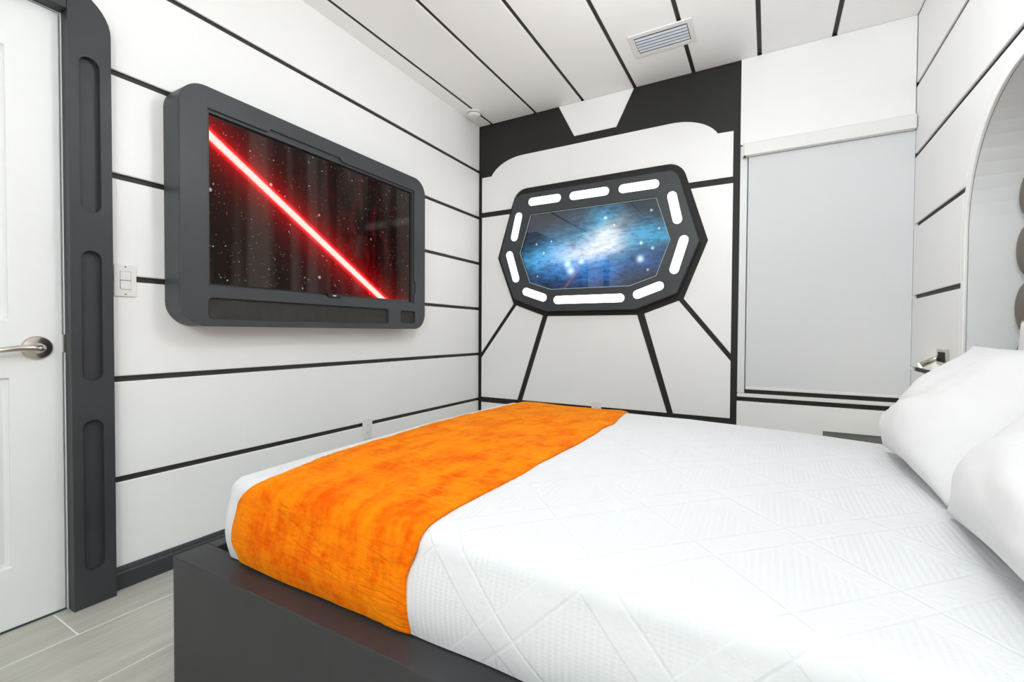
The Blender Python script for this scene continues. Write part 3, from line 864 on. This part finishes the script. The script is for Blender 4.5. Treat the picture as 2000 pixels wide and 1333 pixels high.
# pillows
def pillow(name, label, cy, bx, bz, lean, wid, hgt, thick, seed, twist=0.0, roll=0.0, group='pillows at the headboard'):
    N = 40; verts, faces = [], []; idx = {}
    for side in (1, -1):
        for i in range(N + 1):
            for j in range(N + 1):
                u = -1 + 2 * i / N; v = -1 + 2 * j / N
                if side == -1 and (i in (0, N) or j in (0, N)):
                    idx[(side, i, j)] = idx[(1, i, j)]; continue
                pin = 0.075
                a = wid / 2 * u * (1 - pin * (1 - v * v)); b = hgt / 2 * v * (1 - pin * (1 - u * u))
                # rounded corners with small ears
                cr = max(0, abs(u) * abs(v) - 0.55) / 0.45
                a *= 1 - 0.012 * cr; b *= 1 - 0.012 * cr
                t = thick * (1 - abs(u) ** 2.6) ** 0.9 * (1 - abs(v) ** 3) ** 0.62 * (1 - 0.42 * v)
                nn = noise.noise(Vector((u * 1.8, v * 1.8, seed))) * 0.35 + noise.noise(Vector((u * 4.5 + v, v * 4 - u, seed + 5))) * 0.16
                fold = -0.10 * math.exp(-((v + 0.55 * u - 0.1 + 0.2 * math.sin(seed)) / 0.10) ** 2) * math.exp(-((u - 0.1) / 0.5) ** 2)
                t *= 1 + (nn * 0.45 + fold)
                t += 0.0025
                idx[(side, i, j)] = len(verts); verts.append((side * t, a, b))
    for side in (1, -1):
        for i in range(N):
            for j in range(N):
                f = [idx[(side, i, j)], idx[(side, i + 1, j)], idx[(side, i + 1, j + 1)], idx[(side, i, j + 1)]]
                faces.append(f if side == 1 else f[::-1])
    me = bpy.data.meshes.new(name); me.from_pydata(verts, [], faces)
    # local: x thickness, y width, z height ; lean back about y
    Mx = Matrix.Translation((bx, cy, bz)) @ Matrix.Rotation(twist, 4, 'Z') @ Matrix.Rotation(lean, 4, 'Y') @ Matrix.Rotation(roll, 4, 'X') @ Matrix.Translation((0, 0, hgt / 2))
    me.transform(Mx)
    o = link(name, me, 'linen', smooth=True, own_origin=True)
    return tag(o, label, 'pillow', group)
pillow('pillow', 'white pillow leaning by the reading lamp, next to the window side', -1.485, 2.384, 0.566, 0.58, 0.67, 0.415, 0.096, 1.7, 0.0, 0.0)
pillow('pillow', 'white pillow leaning on the bed, overlapping the one by the reading lamp', -2.160, 2.374, 0.566, 0.58, 0.67, 0.415, 0.100, 6.2, 0.0, -0.0)
pillow('pillow', 'white pillow standing upright against the headboard, behind the leaning pillows', -1.345, 2.730, 0.590, 0.06, 0.66, 0.40, 0.045, 3.1)

# ------------------------------------------------------------------ small fittings
# light switch on the TV wall
sw = empty('light_switch', (0, -2.338, 1.063), 'white rocker light switch plate between door surround and television', 'light switch')
obj('plate', prism(rrect(-2.371, -2.305, 1.063, 1.178, 0.004, 3), 'x', 0.0003, 0.006, holes=[rect(-2.3545, -2.3215, 1.088, 1.154)]), 'plastic', sw, bevel=0.0015)
obj('rocker', prism(rect(-2.3535, -2.3225, 1.122, 1.153), 'x', 0.0005, 0.0075), 'plastic', sw, bevel=0.001)
obj('rocker', prism(rect(-2.3535, -2.3225, 1.089, 1.120), 'x', 0.0005, 0.0090), 'plastic', sw, bevel=0.001)
for z in (1.071, 1.170): obj('screw', lathe([(0.003, 0), (0.003, 0.0008)], (0.0061, -2.338, z), (1, 0, 0), 10), 'slot', sw)

def outlet(loc, plane, label):
    a, z, d, sgn = loc
    t = empty('power_outlet', PL[plane](a, z - 0.057, 0.0), label, 'power outlet')
    obj('plate', prism(rrect(a - 0.036, a + 0.036, z - 0.057, z + 0.057, 0.004, 3), plane, d + sgn * 0.0003, d + sgn * 0.006), 'plastic', t, bevel=0.0015)
    for dz in (0.021, -0.021):
        s = obj('socket', prism(rrect(a - 0.017, a + 0.017, z + dz - 0.014, z + dz + 0.014, 0.008, 4), plane, d + sgn * 0.0062, d + sgn * 0.0082), 'plastic', t, bevel=0.0008)
        for da in (-0.006, 0.006):
            obj('slot', prism(rect(a + da - 0.0012, a + da + 0.0012, z + dz - 0.003, z + dz + 0.006), plane, d + sgn * 0.0083, d + sgn * 0.0087), 'slot', s)
outlet((-1.186, 0.368, 0.0, 1), 'x', 'white double power outlet across a groove of the wall under the television')
outlet((0.997, 0.394, -0.006, -1), 'y', 'white power outlet low on the wall under the porthole')

# smoke detector
sd = empty('smoke_detector', (0.103, -0.235, H), 'round white smoke detector on the ceiling by the wall', 'smoke detector')
obj('base', lathe([(0.056, 0.0003), (0.056, 0.010), (0.052, 0.013)], (0.103, -0.235, H), (0, 0, -1)), 'plastic', sd, smooth=False)
obj('cover', lathe([(0.050, 0.0132), (0.050, 0.022), (0.044, 0.034), (0.030, 0.038), (0.0, 0.0385)], (0.103, -0.235, H), (0, 0, -1)), 'plastic', sd)
obj('vent_ring', lathe([(0.0505, 0.016), (0.0515, 0.018), (0.0505, 0.020)], (0.103, -0.235, H), (0, 0, -1)), 'slot', sd)

# air vent
av = empty('air_vent', (1.507, -0.436, H), 'white ceiling air vent with long blue-grey louvre slats', 'air vent')
VX0, VX1, VY0, VY1 = 1.338, 1.676, -0.552, -0.332
obj('frame', prism(rect(VX0, VX1, VY0, VY1), 'z', H - 0.0003, H - 0.008, holes=[rect(1.366, 1.648, -0.520, -0.366)]), 'plastic', av, bevel=0.003)
obj('duct', box(1.366, 1.648, -0.520, -0.366, H - 0.0012, H - 0.0004), 'gap', av)
for k in range(5):
    y0 = -0.506 + k * 0.0275
    bm = prism([(y0, H - 0.003), (y0 + 0.0105, H - 0.0105), (y0 + 0.0115, H - 0.009), (y0 + 0.001, H - 0.0015)], 'x', 1.369, 1.645)
    obj('slat', bm, 'vent', av)

# reading lamp on the headboard wall
rl = empty('reading_lamp', (W, -0.52, 0.83), 'small chrome reading lamp with a lit LED tip on the headboard wall', 'reading lamp')
obj('mount_plate', prism(rrect(-0.585, -0.462, 0.812, 0.878, 0.004, 3), 'x', W - 0.0003, W - 0.010, holes=[rrect(-0.573, -0.474, 0.824, 0.866, 0.003, 3)]), 'chrome', rl, bevel=0.001)
obj('mount_recess', prism(rrect(-0.573, -0.474, 0.824, 0.866, 0.003, 3), 'x', W - 0.0003, W - 0.004), 'gap', rl)
A0, A1 = Vector((W - 0.012, -0.500, 0.842)), Vector((W - 0.066, -0.480, 0.806))
arm = obj('arm', tube([A0, A0 + (A1 - A0) * 0.2, A1], [0.010, 0.012, 0.012], 14), 'chrome', rl, smooth=True)
dirn = (A1 - A0).normalized()
obj('led_tip', lathe([(0.0105, 0.0002), (0.0105, 0.003), (0.007, 0.006), (0.0, 0.007)], A1, dirn, 16), 'led', rl)

# added lamps: two globes out of view that brighten the room
for (x, y, g, dz, lb) in ((1.76, -1.64, 0.130, 0.46, 'added white globe lamp, out of view above the middle of the bed'),
                          (2.05, -3.66, 0.158, 0.85, 'added large white globe lamp, out of view on a long stem behind the bed')):
    cl = empty('added_lamp', (x, y, H), lb, 'added lamp', 'added globe lamps')
    drop = dz - g
    obj('canopy', lathe([(0.060, 0.0003), (0.060, 0.014), (0.030, 0.024)], (x, y, H), (0, 0, -1)), 'chrome', cl)
    obj('stem', tube([(x, y, H - 0.0242), (x, y, H - drop)], 0.008), 'chrome', cl, smooth=True)
    obj('globe', lathe([(g * math.sin(t), drop + g - g * math.cos(t)) for t in [math.pi * (0.03 + 0.94 * k / 16) for k in range(17)]], (x, y, H), (0, 0, -1)), 'dome', cl, smooth=True)
